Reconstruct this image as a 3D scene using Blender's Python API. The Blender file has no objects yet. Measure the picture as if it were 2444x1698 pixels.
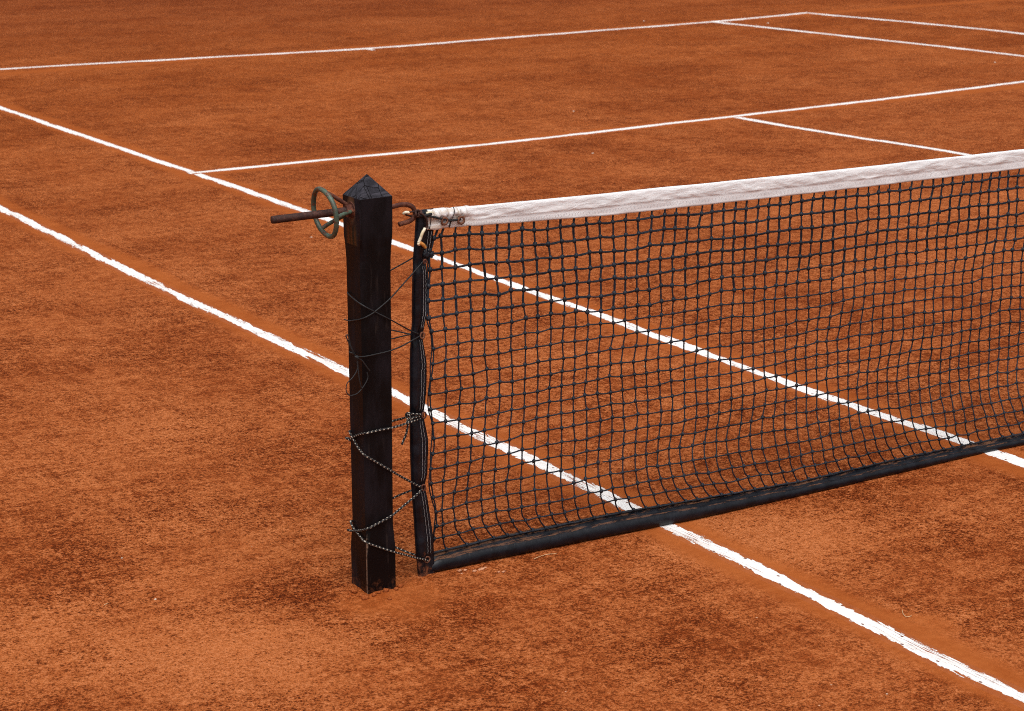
import bpy, math, random
import numpy as np
from mathutils import Vector
random.seed(7); rng = np.random.default_rng(7)
sc = bpy.context.scene
C = sc.collection

# ---------------------------------------------------------------- camera
CAM = [-3.3687605305827892, -4.475184149378976, 2.0366954914715745]
YAW, PIT, ROL, FPX = 0.5661092650111044, -0.26512176076673866, -0.006950493179257499, 4714.628802470072
IW, IH = 2444, 1698
f_ = np.array([math.sin(YAW)*math.cos(PIT), math.cos(YAW)*math.cos(PIT), math.sin(PIT)])
r_ = np.cross(f_, [0, 0, 1]); r_ /= np.linalg.norm(r_); u_ = np.cross(r_, f_)
cR, sR = math.cos(ROL), math.sin(ROL)
RM = np.array([cR*r_+sR*u_, -sR*r_+cR*u_, -f_])          # rows: camera axes in the world
cd = bpy.data.cameras.new('camera'); cam = bpy.data.objects.new('camera', cd); C.objects.link(cam)
from mathutils import Matrix
M4 = Matrix([list(RM[:, 0])+[0], list(RM[:, 1])+[0], list(RM[:, 2])+[0], [0, 0, 0, 1]]).to_3x3()
M4 = Matrix(RM.T.tolist())
cam.matrix_world = Matrix.Translation(CAM) @ M4.to_4x4()
cd.sensor_fit = 'HORIZONTAL'; cd.sensor_width = 36; cd.lens = 36*FPX/IW
cd.clip_start = .05; cd.clip_end = 600
cd.dof.use_dof = True; cd.dof.focus_distance = 5.75; cd.dof.aperture_fstop = 9
sc.camera = cam

def at(px, py, ax='y', v=0.0):
    """point of the world plane ax = v seen at that place of the photograph"""
    d = np.array([(px-IW/2)/FPX, -(py-IH/2)/FPX, -1]) @ RM
    k = 'xyz'.index(ax); t = (v-CAM[k])/d[k]
    return np.array(CAM)+t*d

# ---------------------------------------------------------------- world, sun, exposure
SUN_EL, SUN_AZ = 62, 205       # a high sun veiled by cloud
w = bpy.data.worlds.new('World'); sc.world = w; w.use_nodes = True
nt = w.node_tree; nt.nodes.clear()
sky = nt.nodes.new('ShaderNodeTexSky'); sky.sky_type = 'NISHITA'; sky.sun_disc = False
sky.sun_elevation = math.radians(SUN_EL); sky.sun_rotation = math.radians(SUN_AZ)
sky.air_density = 1; sky.dust_density = 6; sky.ozone_density = 1
hs = nt.nodes.new('ShaderNodeHueSaturation'); hs.inputs['Saturation'].default_value = .25
bg = nt.nodes.new('ShaderNodeBackground'); bg.inputs['Strength'].default_value = .12
wo = nt.nodes.new('ShaderNodeOutputWorld')
nt.links.new(sky.outputs[0], hs.inputs['Color']); nt.links.new(hs.outputs[0], bg.inputs[0]); nt.links.new(bg.outputs[0], wo.inputs[0])
sl = bpy.data.lights.new('sun', 'SUN'); sl.energy = 1.1; sl.angle = math.radians(50); sl.color = (1, .95, .9)
so = bpy.data.objects.new('sun', sl); C.objects.link(so)
az = math.radians(SUN_AZ); el = math.radians(SUN_EL)
sd = Vector((math.sin(az)*math.cos(el), math.cos(az)*math.cos(el), math.sin(el)))
so.rotation_euler = sd.to_track_quat('Z', 'Y').to_euler()
sc.view_settings.view_transform = 'Standard'; sc.view_settings.look = 'None'
sc.view_settings.exposure = 0.32; sc.view_settings.gamma = 1
sc.cycles.use_denoising = False; sc.cycles.filter_width = 1.0; sc.cycles.sampling_pattern = 'AUTOMATIC'

# ---------------------------------------------------------------- helpers
class MB:
    """collects vertices and faces of ONE part"""
    def __init__(s): s.v = []; s.f = []; s.n = 0; s.uv = []
    def add(s, V, F, UV=None):
        V = np.asarray(V, float); s.v.append(V)
        for q in F: s.f.append([i+s.n for i in q])
        s.uv.append(np.zeros((len(V), 2)) if UV is None else np.asarray(UV, float))
        s.n += len(V)
    def grid(s, V, nu, nv, UV=None, closev=False):
        F = []
        for i in range(nu-1):
            for j in range(nv if closev else nv-1):
                k = (j+1) % nv
                F.append((i*nv+j, i*nv+k, (i+1)*nv+k, (i+1)*nv+j))
        s.add(V, F, UV)
    def tube(s, P, r, k=6, cap=True, closed=False, twist=0.0):
        P = np.asarray(P, float); n = len(P)
        r = np.full(n, r) if np.isscalar(r) else np.asarray(r)
        if closed: T = np.roll(P, -1, 0)-np.roll(P, 1, 0)
        else: T = np.gradient(P, axis=0)
        T /= np.linalg.norm(T, axis=1)[:, None]+1e-12
        a = np.array([0, 0, 1.]) if abs(T[0][2]) < .8 else np.array([0, 1., 0])
        N = np.cross(T[0], a); N /= np.linalg.norm(N)
        V = []; UV = []; L = 0
        for i in range(n):
            if i: N = N-T[i]*(N@T[i]); N /= np.linalg.norm(N)+1e-12; L += np.linalg.norm(P[i]-P[i-1])
            B = np.cross(T[i], N)
            for j in range(k):
                t = 2*math.pi*j/k+twist*L
                V.append(P[i]+r[i]*(math.cos(t)*N+math.sin(t)*B)); UV.append((L, j/k))
        F = []
        for i in range(n if closed else n-1):
            a_, b_ = i*k, ((i+1) % n)*k
            for j in range(k):
                m = (j+1) % k; F.append((a_+j, a_+m, b_+m, b_+j))
        if cap and not closed:
            F.append(tuple(range(k-1, -1, -1))); F.append(tuple((n-1)*k+j for j in range(k)))
        s.add(V, F, UV)
    def blob(s, c, r, seed=0, nu=5, nv=7, amp=.2, sq=(1, 1, 1)):
        g = np.random.default_rng(seed); V = [np.array([0, 0, r])]
        for i in range(1, nu):
            for j in range(nv):
                a, b = math.pi*i/nu, 2*math.pi*j/nv
                V.append(r*(1+amp*g.uniform(-1, 1))*np.array([math.sin(a)*math.cos(b), math.sin(a)*math.sin(b), math.cos(a)]))
        V.append(np.array([0, 0, -r])); V = np.array(V)*np.array(sq)
        F = [(0, 1+j, 1+(j+1) % nv) for j in range(nv)]
        for i in range(nu-2):
            for j in range(nv):
                a, b = 1+i*nv, 1+(i+1)*nv; k = (j+1) % nv
                F.append((a+j, b+j, b+k, a+k))
        a = 1+(nu-2)*nv; e = len(V)-1
        F += [(a+(j+1) % nv, a+j, e) for j in range(nv)]
        s.add(V+np.array(c), F)
    def lathe(s, P, axis, origin, k=24):
        """P: (distance along axis, radius)"""
        ax = np.array(axis, float); ax /= np.linalg.norm(ax)
        t = np.array([0, 0, 1.]) if abs(ax[2]) < .8 else np.array([0, 1., 0])
        N = np.cross(ax, t); N /= np.linalg.norm(N); B = np.cross(ax, N); V = []
        for d, r in P:
            for j in range(k):
                q = 2*math.pi*j/k; V.append(np.array(origin)+ax*d+r*(math.cos(q)*N+math.sin(q)*B))
        F = []
        for i in range(len(P)-1):
            for j in range(k):
                m = (j+1) % k; F.append((i*k+j, i*k+m, (i+1)*k+m, (i+1)*k+j))
        s.add(V, F)
    def build(s, name, mat, parent=None, smooth=True, inv=None):
        V = np.concatenate(s.v); UV = np.concatenate(s.uv)
        me = bpy.data.meshes.new(name)
        if parent is not None: V = V-np.array(world_loc(parent))
        me.from_pydata(V.tolist(), [], s.f); me.update()
        ul = me.uv_layers.new(name='UVMap'); idx = np.empty(len(me.loops), int); me.loops.foreach_get('vertex_index', idx)
        ul.data.foreach_set('uv', UV[idx].ravel())
        me.polygons.foreach_set('use_smooth', [smooth]*len(me.polygons))
        me.materials.append(mat)
        o = bpy.data.objects.new(name, me); C.objects.link(o)
        if parent is not None: o.parent = parent
        return o
def world_loc(o):
    p = np.zeros(3)
    while o is not None: p += np.array(o.location); o = o.parent
    return p
def empty(name, loc, label, cat, group=None):
    o = bpy.data.objects.new(name, None); C.objects.link(o); o.location = loc
    o.empty_display_size = .1; return tag(o, label, cat, group)
def tag(o, label, cat, group=None):
    o['label'] = label; o['category'] = cat
    if group: o['group'] = group
    return o
def cat_rom(P, n=8, closed=False):
    P = np.asarray(P, float); m = len(P); out = []
    for i in range(m if closed else m-1):
        if closed: a, b, c, d = P[(i-1) % m], P[i], P[(i+1) % m], P[(i+2) % m]
        else: a, b, c, d = P[max(i-1, 0)], P[i], P[i+1], P[min(i+2, m-1)]
        for k in range(n):
            t = k/n
            out.append(.5*((2*b)+(c-a)*t+(2*a-5*b+4*c-d)*t*t+(3*b-a-3*c+d)*t**3))
    if not closed: out.append(P[-1])
    return np.array(out)
def smoothnoise(n, step, seed, amp=1.0):
    g = np.random.default_rng(seed); m = int(n/step)+4
    k = g.uniform(-1, 1, m); x = np.arange(n)/step; i = x.astype(int); t = x-i; t = t*t*(3-2*t)
    return amp*(k[i]*(1-t)+k[i+1]*t)
def vnoise(x, y, seed=0):
    """2D value noise on arrays"""
    x = np.asarray(x, float); y = np.asarray(y, float)
    g = np.random.default_rng(seed).uniform(-1, 1, (64, 64))
    i = np.floor(x).astype(int); j = np.floor(y).astype(int); a = x-i; b = y-j
    a = a*a*(3-2*a); b = b*b*(3-2*b)
    q = lambda p, r: g[p % 64, r % 64]
    return (q(i, j)*(1-a)+q(i+1, j)*a)*(1-b)+(q(i, j+1)*(1-a)+q(i+1, j+1)*a)*b

# ---------------------------------------------------------------- materials
class NT:
    def __init__(s, name, group=False):
        s.m = bpy.data.materials.new(name); s.m.use_nodes = True; s.t = s.m.node_tree; s.t.nodes.clear()
        s.out = s.n('OutputMaterial'); s.p = s.n('BsdfPrincipled'); s.l(s.p.outputs[0], s.out.inputs[0])
    def n(s, t): return s.t.nodes.new('ShaderNode'+t)
    def l(s, a, b): s.t.links.new(a, b)
    def setin(s, i, v):
        if isinstance(v, bpy.types.NodeSocket): s.l(v, i)
        elif v is not None: i.default_value = v
    def math(s, op, a, b=None, c=None, clamp=False):
        q = s.n('Math'); q.operation = op; q.use_clamp = clamp
        s.setin(q.inputs[0], a); s.setin(q.inputs[1], b)
        if c is not None: s.setin(q.inputs[2], c)
        return q.outputs[0]
    def obj(s): return s.n('TexCoord').outputs['Object']
    def geo(s): return s.n('NewGeometry').outputs['Position']
    def uv(s): return s.n('TexCoord').outputs['UV']
    def xyz(s, v):
        q = s.n('SeparateXYZ'); s.l(v, q.inputs[0]); return q.outputs
    def mapping(s, v, scale=(1, 1, 1), rot=(0, 0, 0), loc=(0, 0, 0)):
        q = s.n('Mapping'); s.l(v, q.inputs[0]); q.inputs['Scale'].default_value = scale
        q.inputs['Rotation'].default_value = rot; q.inputs['Location'].default_value = loc; return q.outputs[0]
    def noise(s, v, scale, detail=2, rough=.5, dist=0):
        q = s.n('TexNoise'); s.l(v, q.inputs['Vector']); q.inputs['Scale'].default_value = scale
        q.inputs['Detail'].default_value = detail; q.inputs['Roughness'].default_value = rough
        q.inputs['Distortion'].default_value = dist; return q.outputs['Fac']
    def ramp(s, f, a, b, lo=0., hi=1.):
        q = s.n('MapRange'); q.interpolation_type = 'SMOOTHSTEP'; s.setin(q.inputs[0], f)
        q.inputs[1].default_value = a; q.inputs[2].default_value = b; q.inputs[3].default_value = lo; q.inputs[4].default_value = hi
        return q.outputs[0]
    def mix(s, f, a, b, mode='MIX'):
        q = s.n('Mix'); q.data_type = 'RGBA'; q.blend_type = mode
        s.setin(q.inputs[0], f)
        for i, v in ((6, a), (7, b)):
            if isinstance(v, bpy.types.NodeSocket): s.l(v, q.inputs[i])
            else: q.inputs[i].default_value = (*v, 1)
        return q.outputs[2]
    def bump(s, h, dist, strength=1.0, prev=None):
        q = s.n('Bump'); q.inputs['Distance'].default_value = dist; q.inputs['Strength'].default_value = strength
        s.setin(q.inputs['Height'], h)
        if prev is not None: s.l(prev, q.inputs['Normal'])
        return q.outputs[0]
    def fin(s, color=None, rough=.7, normal=None, metal=0., spec=.5):
        if color is not None:
            if isinstance(color, bpy.types.NodeSocket): s.l(color, s.p.inputs['Base Color'])
            else: s.p.inputs['Base Color'].default_value = (*color, 1)
        s.setin(s.p.inputs['Roughness'], rough); s.setin(s.p.inputs['Metallic'], metal)
        s.p.inputs['Specular IOR Level'].default_value = spec
        if normal is not None: s.l(normal, s.p.inputs['Normal'])
        return s.m

# shapes of the painted lines on the ground (measured: the court is laid by hand and wanders a few cm)
LINES = {
 'doubles': [(0.005, -16), (0.0, -4.0), (-0.02, -1.5), (-0.005, -.8), (-0.005, -.05), (0.0, 1.6), (-0.03, 3.4), (-0.02, 5.6), (0, 8.), (0, 12.0)],
 'singles': [(1.36, -12), (1.33, -2.5), (1.316, -.208), (1.319, .042), (1.293, .9), (1.312, 1.985), (1.324, 5.06), (1.318, 6.437), (1.272, 9.87), (1.26, 12.2)],
}
def clay_group(t):
    """shared clay look: returns colour, normal, for the ground and for the clay lying over the lines"""
    p = t.geo(); X, Y, Z = t.xyz(p)
    # distance to the swept strips beside the lines
    wob = t.math('MULTIPLY', t.math('SUBTRACT', t.noise(p, 1.3, 3), .5), .10)
    Xw = t.math('ADD', X, wob); Yw = t.math('ADD', Y, wob)
    def band(c, x0): return t.math('ABSOLUTE', t.math('SUBTRACT', c, x0))
    d1 = band(Xw, 0.0)
    d2 = band(Xw, 1.31)
    d3 = t.math('MAXIMUM', band(Yw, 6.40), t.math('SUBTRACT', 1.3, X))
    d4 = band(Yw, 11.85)
    d = t.math('MINIMUM', t.math('MINIMUM', d1, d2), t.math('MINIMUM', d3, d4))
    berm = t.ramp(d, .055, .135, 1, 0)
    # round the foot of the post the fine clay lies smooth too
    dx = t.math('SUBTRACT', X, -.98); dy = t.math('SUBTRACT', Y, -.10)
    dp = t.math('SQRT', t.math('ADD', t.math('MULTIPLY', dx, dx), t.math('MULTIPLY', t.math('MULTIPLY', dy, dy), .8)))
    dp = t.math('ADD', dp, t.math('MULTIPLY', t.math('SUBTRACT', t.noise(p, 9, 3), .5), .22))
    foot = t.ramp(dp, .05, .19, .55, 0)
    bx = t.math('SUBTRACT', X, .08); by = t.math('SUBTRACT', Y, -1.02)
    db = t.math('SQRT', t.math('ADD', t.math('MULTIPLY', bx, bx), t.math('MULTIPLY', by, by)))
    scuff = t.ramp(t.math('ADD', db, t.math('MULTIPLY', t.noise(p, 14, 2), .08)), .09, .17, .7, 0)
    smooth = t.math('MAXIMUM', t.math('MAXIMUM', berm, foot), scuff)
    # patches
    big = t.noise(t.mapping(p, (.55, .8, 1), (0, 0, .25)), 1.0, 4, .55, .6)
    mid = t.noise(t.mapping(p, (2.0, 2.3, 1), (0, 0, .2), (3, 7, 0)), 1.3, 5, .62, .4)
    small = t.noise(t.mapping(p, (1, 1.4, 1), (0, 0, .5)), 11, 5, .65)
    streak = t.noise(t.mapping(p, (2.2, 34, 1), (0, 0, -.10)), 1.6, 4, .6, .3)
    streak2 = t.noise(t.mapping(p, (30, 2.6, 1), (0, 0, .16), (5, 1, 0)), 1.2, 4, .6, .3)
    grain = t.noise(p, 150, 3, .8)
    grain2 = t.noise(t.mapping(p, (1, 1, 1), (0, 0, .7), (1, 2, 3)), 60, 4, .7)
    # tone 0 dark and damp .. 1 pale and dry
    s = t.math('ADD', t.math('MULTIPLY', big, .38), t.math('MULTIPLY', mid, .32))
    s = t.math('ADD', s, t.math('MULTIPLY', small, .55))
    s = t.math('ADD', s, t.math('MULTIPLY', streak, .22))
    s = t.math('ADD', s, t.math('MULTIPLY', streak2, .26))
    for (px, py, rad, amp) in [(560, 1560, .33, .30), (120, 1560, .3, .15), (1760, 1290, .30, .26), (250, 1020, .6, .12), (2330, 1200, .2, .12), (1990, 1260, .2, .15),
                               (690, 1430, .22, -.13), (60, 1340, .4, -.12), (2300, 1380, .34, -.12), (1760, 1530, .28, -.13), (1150, 1440, .14, -.10), (1560, 1400, .18, -.08)]:
        c_ = at(px, py, 'z', 0)
        ax_ = t.math('SUBTRACT', X, float(c_[0])); ay_ = t.math('SUBTRACT', Y, float(c_[1]))
        q_ = t.math('SQRT', t.math('ADD', t.math('MULTIPLY', ax_, ax_), t.math('MULTIPLY', ay_, ay_)))
        s = t.math('ADD', s, t.math('MULTIPLY', t.ramp(t.math('ADD', q_, t.math('MULTIPLY', t.math('SUBTRACT', mid, .5), rad)), rad*.25, rad*1.4, 1, 0), amp*.62))
    s = t.math('ADD', s, t.math('MULTIPLY', t.noise(p, 40, 5, .75), .55))
    tone = t.ramp(s, .86, 1.42)
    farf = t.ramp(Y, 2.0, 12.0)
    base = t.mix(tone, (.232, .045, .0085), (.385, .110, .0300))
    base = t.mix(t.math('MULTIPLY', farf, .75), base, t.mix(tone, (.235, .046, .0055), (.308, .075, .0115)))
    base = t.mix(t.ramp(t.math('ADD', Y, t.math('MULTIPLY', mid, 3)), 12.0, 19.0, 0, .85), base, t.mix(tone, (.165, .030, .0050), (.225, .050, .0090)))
    # grains: dark pits between pale crumbs
    g = t.math('ADD', t.math('MULTIPLY', grain, .6), t.math('MULTIPLY', grain2, .4))
    gthr = t.math('ADD', g, t.math('MULTIPLY', t.math('SUBTRACT', tone, .5), .10))
    gd = t.ramp(gthr, .445, .500, 1, 0)
    gl = t.ramp(gthr, .535, .595)
    gamt = t.math('MULTIPLY', t.math('SUBTRACT', 1, t.math('MULTIPLY', smooth, .80)), t.ramp(t.noise(p, 2.1, 4, .6), .3, .65, .62, 1))
    col = t.mix(t.math('MULTIPLY', gd, t.math('MULTIPLY', gamt, .92)), base, (.050, .0075, .0015))
    col = t.mix(t.math('MULTIPLY', gl, t.math('MULTIPLY', gamt, .72)), col, (.54, .19, .074))
    col = t.mix(t.math('MULTIPLY', smooth, .72), col, t.mix(t.math('ADD', t.math('MULTIPLY', t.noise(p, 4, 5, .6), .6), t.math('MULTIPLY', tone, .4)), (.245, .053, .0085), (.385, .106, .025)))
    # rare pale specks
    vo = t.n('TexVoronoi'); t.l(p, vo.inputs['Vector']); vo.inputs['Scale'].default_value = 9
    sp = t.ramp(vo.outputs['Distance'], .018, .03, .8, 0)
    wn = t.xyz(vo.outputs['Color'])
    sp = t.math('MULTIPLY', sp, t.math('GREATER_THAN', wn[0], .80))
    col = t.mix(sp, col, (.55, .34, .22))
    h = t.math('MULTIPLY', g, gamt)
    nrm = t.bump(t.math('ADD', mid, t.math('MULTIPLY', small, .5)), .008, .5)
    nrm = t.bump(h, .0055, 1.0, nrm)
    return col, nrm, p
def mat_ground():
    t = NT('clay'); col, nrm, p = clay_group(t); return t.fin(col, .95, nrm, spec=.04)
def mat_line(dry, seed, wide=0.):
    t = NT('white_line'); col, nrm, p = clay_group(t)
    U, V, _ = t.xyz(t.uv())          # u metres along, v metres across (0 centre)
    cu = t.n('CombineXYZ'); t.l(U, cu.inputs[0]); t.l(V, cu.inputs[1]); cu.inputs[2].default_value = seed
    uvv = cu.outputs[0]
    side = t.math('GREATER_THAN', V, 0)
    cb = t.n('CombineXYZ'); t.l(U, cb.inputs[0]); t.l(t.math('MULTIPLY', side, 3.7), cb.inputs[1]); cb.inputs[2].default_value = seed
    e1 = t.noise(cb.outputs[0], 9, 3, .6)               # each edge wanders on its own
    wh = t.n('TexWhiteNoise'); wh.noise_dimensions = '2D'
    jag = t.noise(t.mapping(uvv, (26, 70, 1), (0, 0, .5)), 1.0, 4, .65)
    us = t.math('ADD', t.math('ADD', t.math('MULTIPLY', U, 5.2), t.math('MULTIPLY', V, 30)), t.math('ADD', t.math('MULTIPLY', side, .43), t.math('MULTIPLY', t.noise(cb.outputs[0], 3.2, 2), 3.4)))
    c2 = t.n('CombineXYZ'); t.l(t.math('FLOOR', us), c2.inputs[0]); t.l(side, c2.inputs[1]); c2.inputs[2].default_value = seed+5
    wh2 = t.n('TexWhiteNoise'); t.l(c2.outputs[0], wh2.inputs['Vector'])
    half = t.math('ADD', .0170+wide+.003*(1-dry), t.math('MULTIPLY', t.math('SUBTRACT', e1, .5), .014))
    half = t.math('ADD', half, t.math('MULTIPLY', wh2.outputs['Value'], .0150))
    half = t.math('ADD', half, t.math('MULTIPLY', t.math('SUBTRACT', jag, .5), .034*(.4+dry)))
    m = t.ramp(t.math('SUBTRACT', half, t.math('ABSOLUTE', V)), -.0006, .0009)
    # clay dragged over the paint in long thin streaks
    st = t.noise(t.mapping(uvv, (9, 260, 1), (0, 0, .03)), 1.0, 4, .7)
    loc = t.noise(t.mapping(uvv, (1.6, 8, 1)), 1.0, 3, .6)
    thr = t.math('ADD', st, t.math('MULTIPLY', t.math('SUBTRACT', loc, .5), .8))
    m2 = t.ramp(thr, .575+.12*(1-dry), .62+.12*(1-dry), 1, 0 if dry > .3 else .5)
    m = t.math('MULTIPLY', m, m2)
    # nail heads along both edges
    un = t.math('ADD', t.math('MULTIPLY', U, 6.1), t.math('MULTIPLY', side, .37))
    fu = t.math('SUBTRACT', t.math('FRACT', un), .5)
    cell = t.n('CombineXYZ'); t.l(t.math('FLOOR', un), cell.inputs[0]); t.l(side, cell.inputs[1]); cell.inputs[2].default_value = seed
    t.l(cell.outputs[0], wh.inputs['Vector']); wx = t.xyz(wh.outputs['Color'])
    fu = t.math('ADD', fu, t.math('MULTIPLY', t.math('SUBTRACT', wx[0], .5), .6))
    dv = t.math('SUBTRACT', t.math('ABSOLUTE', V), t.math('ADD', .013, t.math('MULTIPLY', wx[1], .009)))
    du = t.math('MULTIPLY', fu, 1/6.1)
    dn = t.math('SQRT', t.math('ADD', t.math('MULTIPLY', t.math('MULTIPLY', du, du), .45), t.math('MULTIPLY', dv, dv)))
    nail = t.ramp(dn, .0028, .0042, 1, 0)
    nail = t.math('MULTIPLY', nail, t.math('GREATER_THAN', wx[2], .25))
    white = t.mix(t.noise(t.mapping(uvv, (12, 200, 1)), 1, 3), (.70, .68, .66), (.86, .85, .84))
    white = t.mix(t.ramp(t.noise(t.mapping(uvv, (3, 40, 1)), 1.0, 3), .5, .75, 0, .22), white, (.55, .30, .18))
    c = t.mix(m, col, white)
    c = t.mix(nail, c, (.16, .055, .028))
    nb = t.bump(t.math('ADD', t.math('MULTIPLY', m, 1.0), t.math('MULTIPLY', st, .3)), .0012, .8, nrm)
    return t.fin(c, .8, nb, spec=.2)
def mat_post():
    t = NT('dark_painted_wood'); p = t.geo(); X, Y, Z = t.xyz(p)
    X = t.math('ADD', X, t.math('MULTIPLY', t.math('SUBTRACT', 1.08, Z), .007/1.08))
    grain = t.noise(t.mapping(p, (1, 1, .045)), 230, 4, .6, .2)
    blot = t.noise(t.mapping(p, (1, 1, .35)), 16, 4, .6)
    worn = t.noise(t.mapping(p, (1, 1, .12), loc=(2, 2, 2)), 60, 3, .6)
    col = t.mix(t.ramp(blot, .42, .72), (.0022, .0014, .0018), (.0080, .0052, .0074))
    col = t.mix(t.math('MULTIPLY', t.ramp(worn, .60, .74), .30), col, (.045, .030, .026))
    # left face: faded paint, wood and rust run down from the nut
    left = t.math('LESS_THAN', X, -1.0135)
    col = t.mix(t.math('MULTIPLY', left, t.ramp(blot, .40, .68, 0, .35)), col, (.026, .020, .028))
    run0 = t.noise(t.mapping(p, (1, 1, .03), loc=(3, 0, 5)), 90, 3, .5)
    zz = t.math('MULTIPLY', t.ramp(t.math('ADD', Z, t.math('MULTIPLY', run0, .10)), .78, .93), t.ramp(Z, 1.00, 1.05, 1, 0))
    yy = t.math('MULTIPLY', t.ramp(Y, -.030, -.022), t.ramp(Y, .026, .040, 1, 0))
    run = t.noise(t.mapping(p, (1, 1, .03), loc=(0, 0, 5)), 70, 3, .5)
    rm = t.math('MULTIPLY', t.math('MULTIPLY', zz, yy), left)
    col = t.mix(t.math('MULTIPLY', rm, t.ramp(run, .32, .6, .3, 1)), col, t.mix(t.ramp(run, .40, .62), (.040, .027, .008), (.085, .026, .008)))
    # rust and bare wood just round the nut
    dz = t.math('SUBTRACT', Z, 1.062)
    nr = t.math('SQRT', t.math('ADD', t.math('MULTIPLY', t.math('MULTIPLY', dz, dz), .35), t.math('MULTIPLY', Y, Y)))
    nr = t.math('ADD', nr, t.math('MULTIPLY', t.math('SUBTRACT', worn, .5), .02))
    col = t.mix(t.math('MULTIPLY', t.ramp(nr, .014, .027, .85, 0), left), col, (.13, .065, .035))
    # worn front edge, pale near the foot
    ex = t.math('SUBTRACT', X, -1.0125); ey = t.math('SUBTRACT', Y, -.0425)
    ed = t.math('SQRT', t.math('ADD', t.math('MULTIPLY', ex, ex), t.math('MULTIPLY', ey, ey)))
    en = t.math('ADD', t.math('SUBTRACT', t.noise(p, 60, 3), .5), t.math('MULTIPLY', t.math('SUBTRACT', .25, Z), .5))
    em = t.math('MULTIPLY', t.ramp(ed, .0025, .0048, 1, 0), t.ramp(en, -.13, .12))
    col = t.mix(t.math('MULTIPLY', em, .8), col, (.26, .17, .12))
    # clay dust up from the foot
    dust = t.math('SUBTRACT', t.noise(p, 45, 4, .7), t.math('MULTIPLY', Z, 4.0))
    col = t.mix(t.ramp(dust, .34, .70, 0, .45), col, (.27, .085, .035))
    # the cap has lost its paint and cracked
    cap = t.math('GREATER_THAN', Z, 1.0965)
    vo = t.n('TexVoronoi'); vo.feature = 'DISTANCE_TO_EDGE'; t.l(t.mapping(p, (1, 1, .6)), vo.inputs['Vector']); vo.inputs['Scale'].default_value = 38
    crack = t.math('MULTIPLY', t.ramp(vo.outputs['Distance'], .0, .045, 1, 0), cap)
    capn = t.noise(t.mapping(p, (30, 190, 40), (0, 0, .1)), 1, 4, .6)
    col = t.mix(t.math('MULTIPLY', cap, .9), col, t.mix(t.ramp(capn, .35, .7), (.012, .011, .016), (.050, .047, .060)))
    col = t.mix(crack, col, (.004, .003, .004))
    nrm = t.bump(grain, .0009, .6)
    nrm = t.bump(t.math('MULTIPLY', crack, -1), .0025, .9, nrm)
    return t.fin(col, t.ramp(blot, .3, .7, .42, .62), nrm, spec=.16)
def mat_rust(a=(.075, .020, .011), b=(.19, .065, .034), dark=(.020, .009, .008), metal=.2, sc_=60):
    t = NT('rusty_iron'); p = t.geo(); n = t.noise(p, sc_, 5, .65); n2 = t.noise(p, sc_*4, 3, .6)
    col = t.mix(t.ramp(n, .42, .68), a, b); col = t.mix(t.ramp(n2, .56, .72), col, dark)
    return t.fin(col, .72, t.bump(n2, .0006, .8), metal=metal, spec=.4)
def mat_green():
    t = NT('worn_green_paint'); p = t.geo(); n = t.noise(p, 70, 5, .7); n2 = t.noise(p, 26, 3, .6)
    col = t.mix(t.ramp(n2, .35, .65), (.030, .055, .040), (.080, .115, .080))
    col = t.mix(t.ramp(n, .49, .60), col, (.085, .030, .016))
    return t.fin(col, .5, t.bump(n, .0006, .5), spec=.5)
def mat_cord(col=(.0045, .0070, .0125), hi=(.010, .0155, .026)):
    t = NT('net_twine'); p = t.geo(); n = t.noise(p, 700, 2); b = t.noise(p, 6, 3)
    c = t.mix(t.ramp(b, .35, .7), col, hi)
    return t.fin(c, .62, t.bump(n, .0006, .5), spec=.4)
def mat_plain(name, a, b, rough=.6, sc_=80, bump=.0005, spec=.4):
    t = NT(name); p = t.geo(); n = t.noise(p, sc_, 4, .6)
    return t.fin(t.mix(t.ramp(n, .35, .7), a, b), rough, t.bump(n, bump, .6), spec=spec)
def mat_vinyl(dirt=0.):
    t = NT('black_vinyl'); p = t.geo(); X, Y, Z = t.xyz(p)
    n = t.noise(p, 26, 4, .6); f = t.noise(p, 420, 3, .7)
    col = t.mix(t.ramp(n, .35, .7), (.0030, .0036, .0058), (.0065, .0078, .0125))
    col = t.mix(t.ramp(f, .66, .74, 0, .35), col, (.10, .06, .05))
    if dirt:
        nz = t.xyz(t.n('NewGeometry').outputs['Normal'])[2]
        d = t.math('ADD', t.math('MULTIPLY', t.noise(t.mapping(p, (14, 90, 90)), 1, 6, .8), 1.0), t.math('MULTIPLY', t.ramp(nz, .55, .98), .30))
        d = t.math('ADD', d, t.math('MULTIPLY', t.ramp(X, -.85, .0, 1, 0), .08))
        col = t.mix(t.ramp(d, .76, .90, 0, .6), col, (.19, .085, .042))
    else:
        d = t.math('SUBTRACT', t.noise(p, 50, 4, .7), t.math('MULTIPLY', Z, 2.2))
        col = t.mix(t.ramp(d, .38, .62, 0, .7), col, (.25, .085, .04))
    wr = t.noise(t.mapping(p, (1, 1, .7)), 42, 3, .55, .5)
    return t.fin(col, t.ramp(n, .3, .7, .32, .48), t.bump(wr, .004, .35), spec=.26)
def mat_checker():
    t = NT('checkered_cord'); U, V, _ = t.xyz(t.uv())
    a = t.math('FRACT', t.math('ADD', t.math('MULTIPLY', U, 1/.0125), t.math('MULTIPLY', V, 1)))
    b = t.math('FRACT', t.math('ADD', t.math('MULTIPLY', U, -1/.0125), t.math('MULTIPLY', V, 2)))
    m = t.math('MULTIPLY', t.math('LESS_THAN', a, .36), t.math('LESS_THAN', b, .50))
    col = t.mix(m, (.010, .009, .010), (.40, .36, .30))
    return t.fin(col, .7, t.bump(t.noise(t.geo(), 600, 2), .0005, .5), spec=.3)
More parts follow.
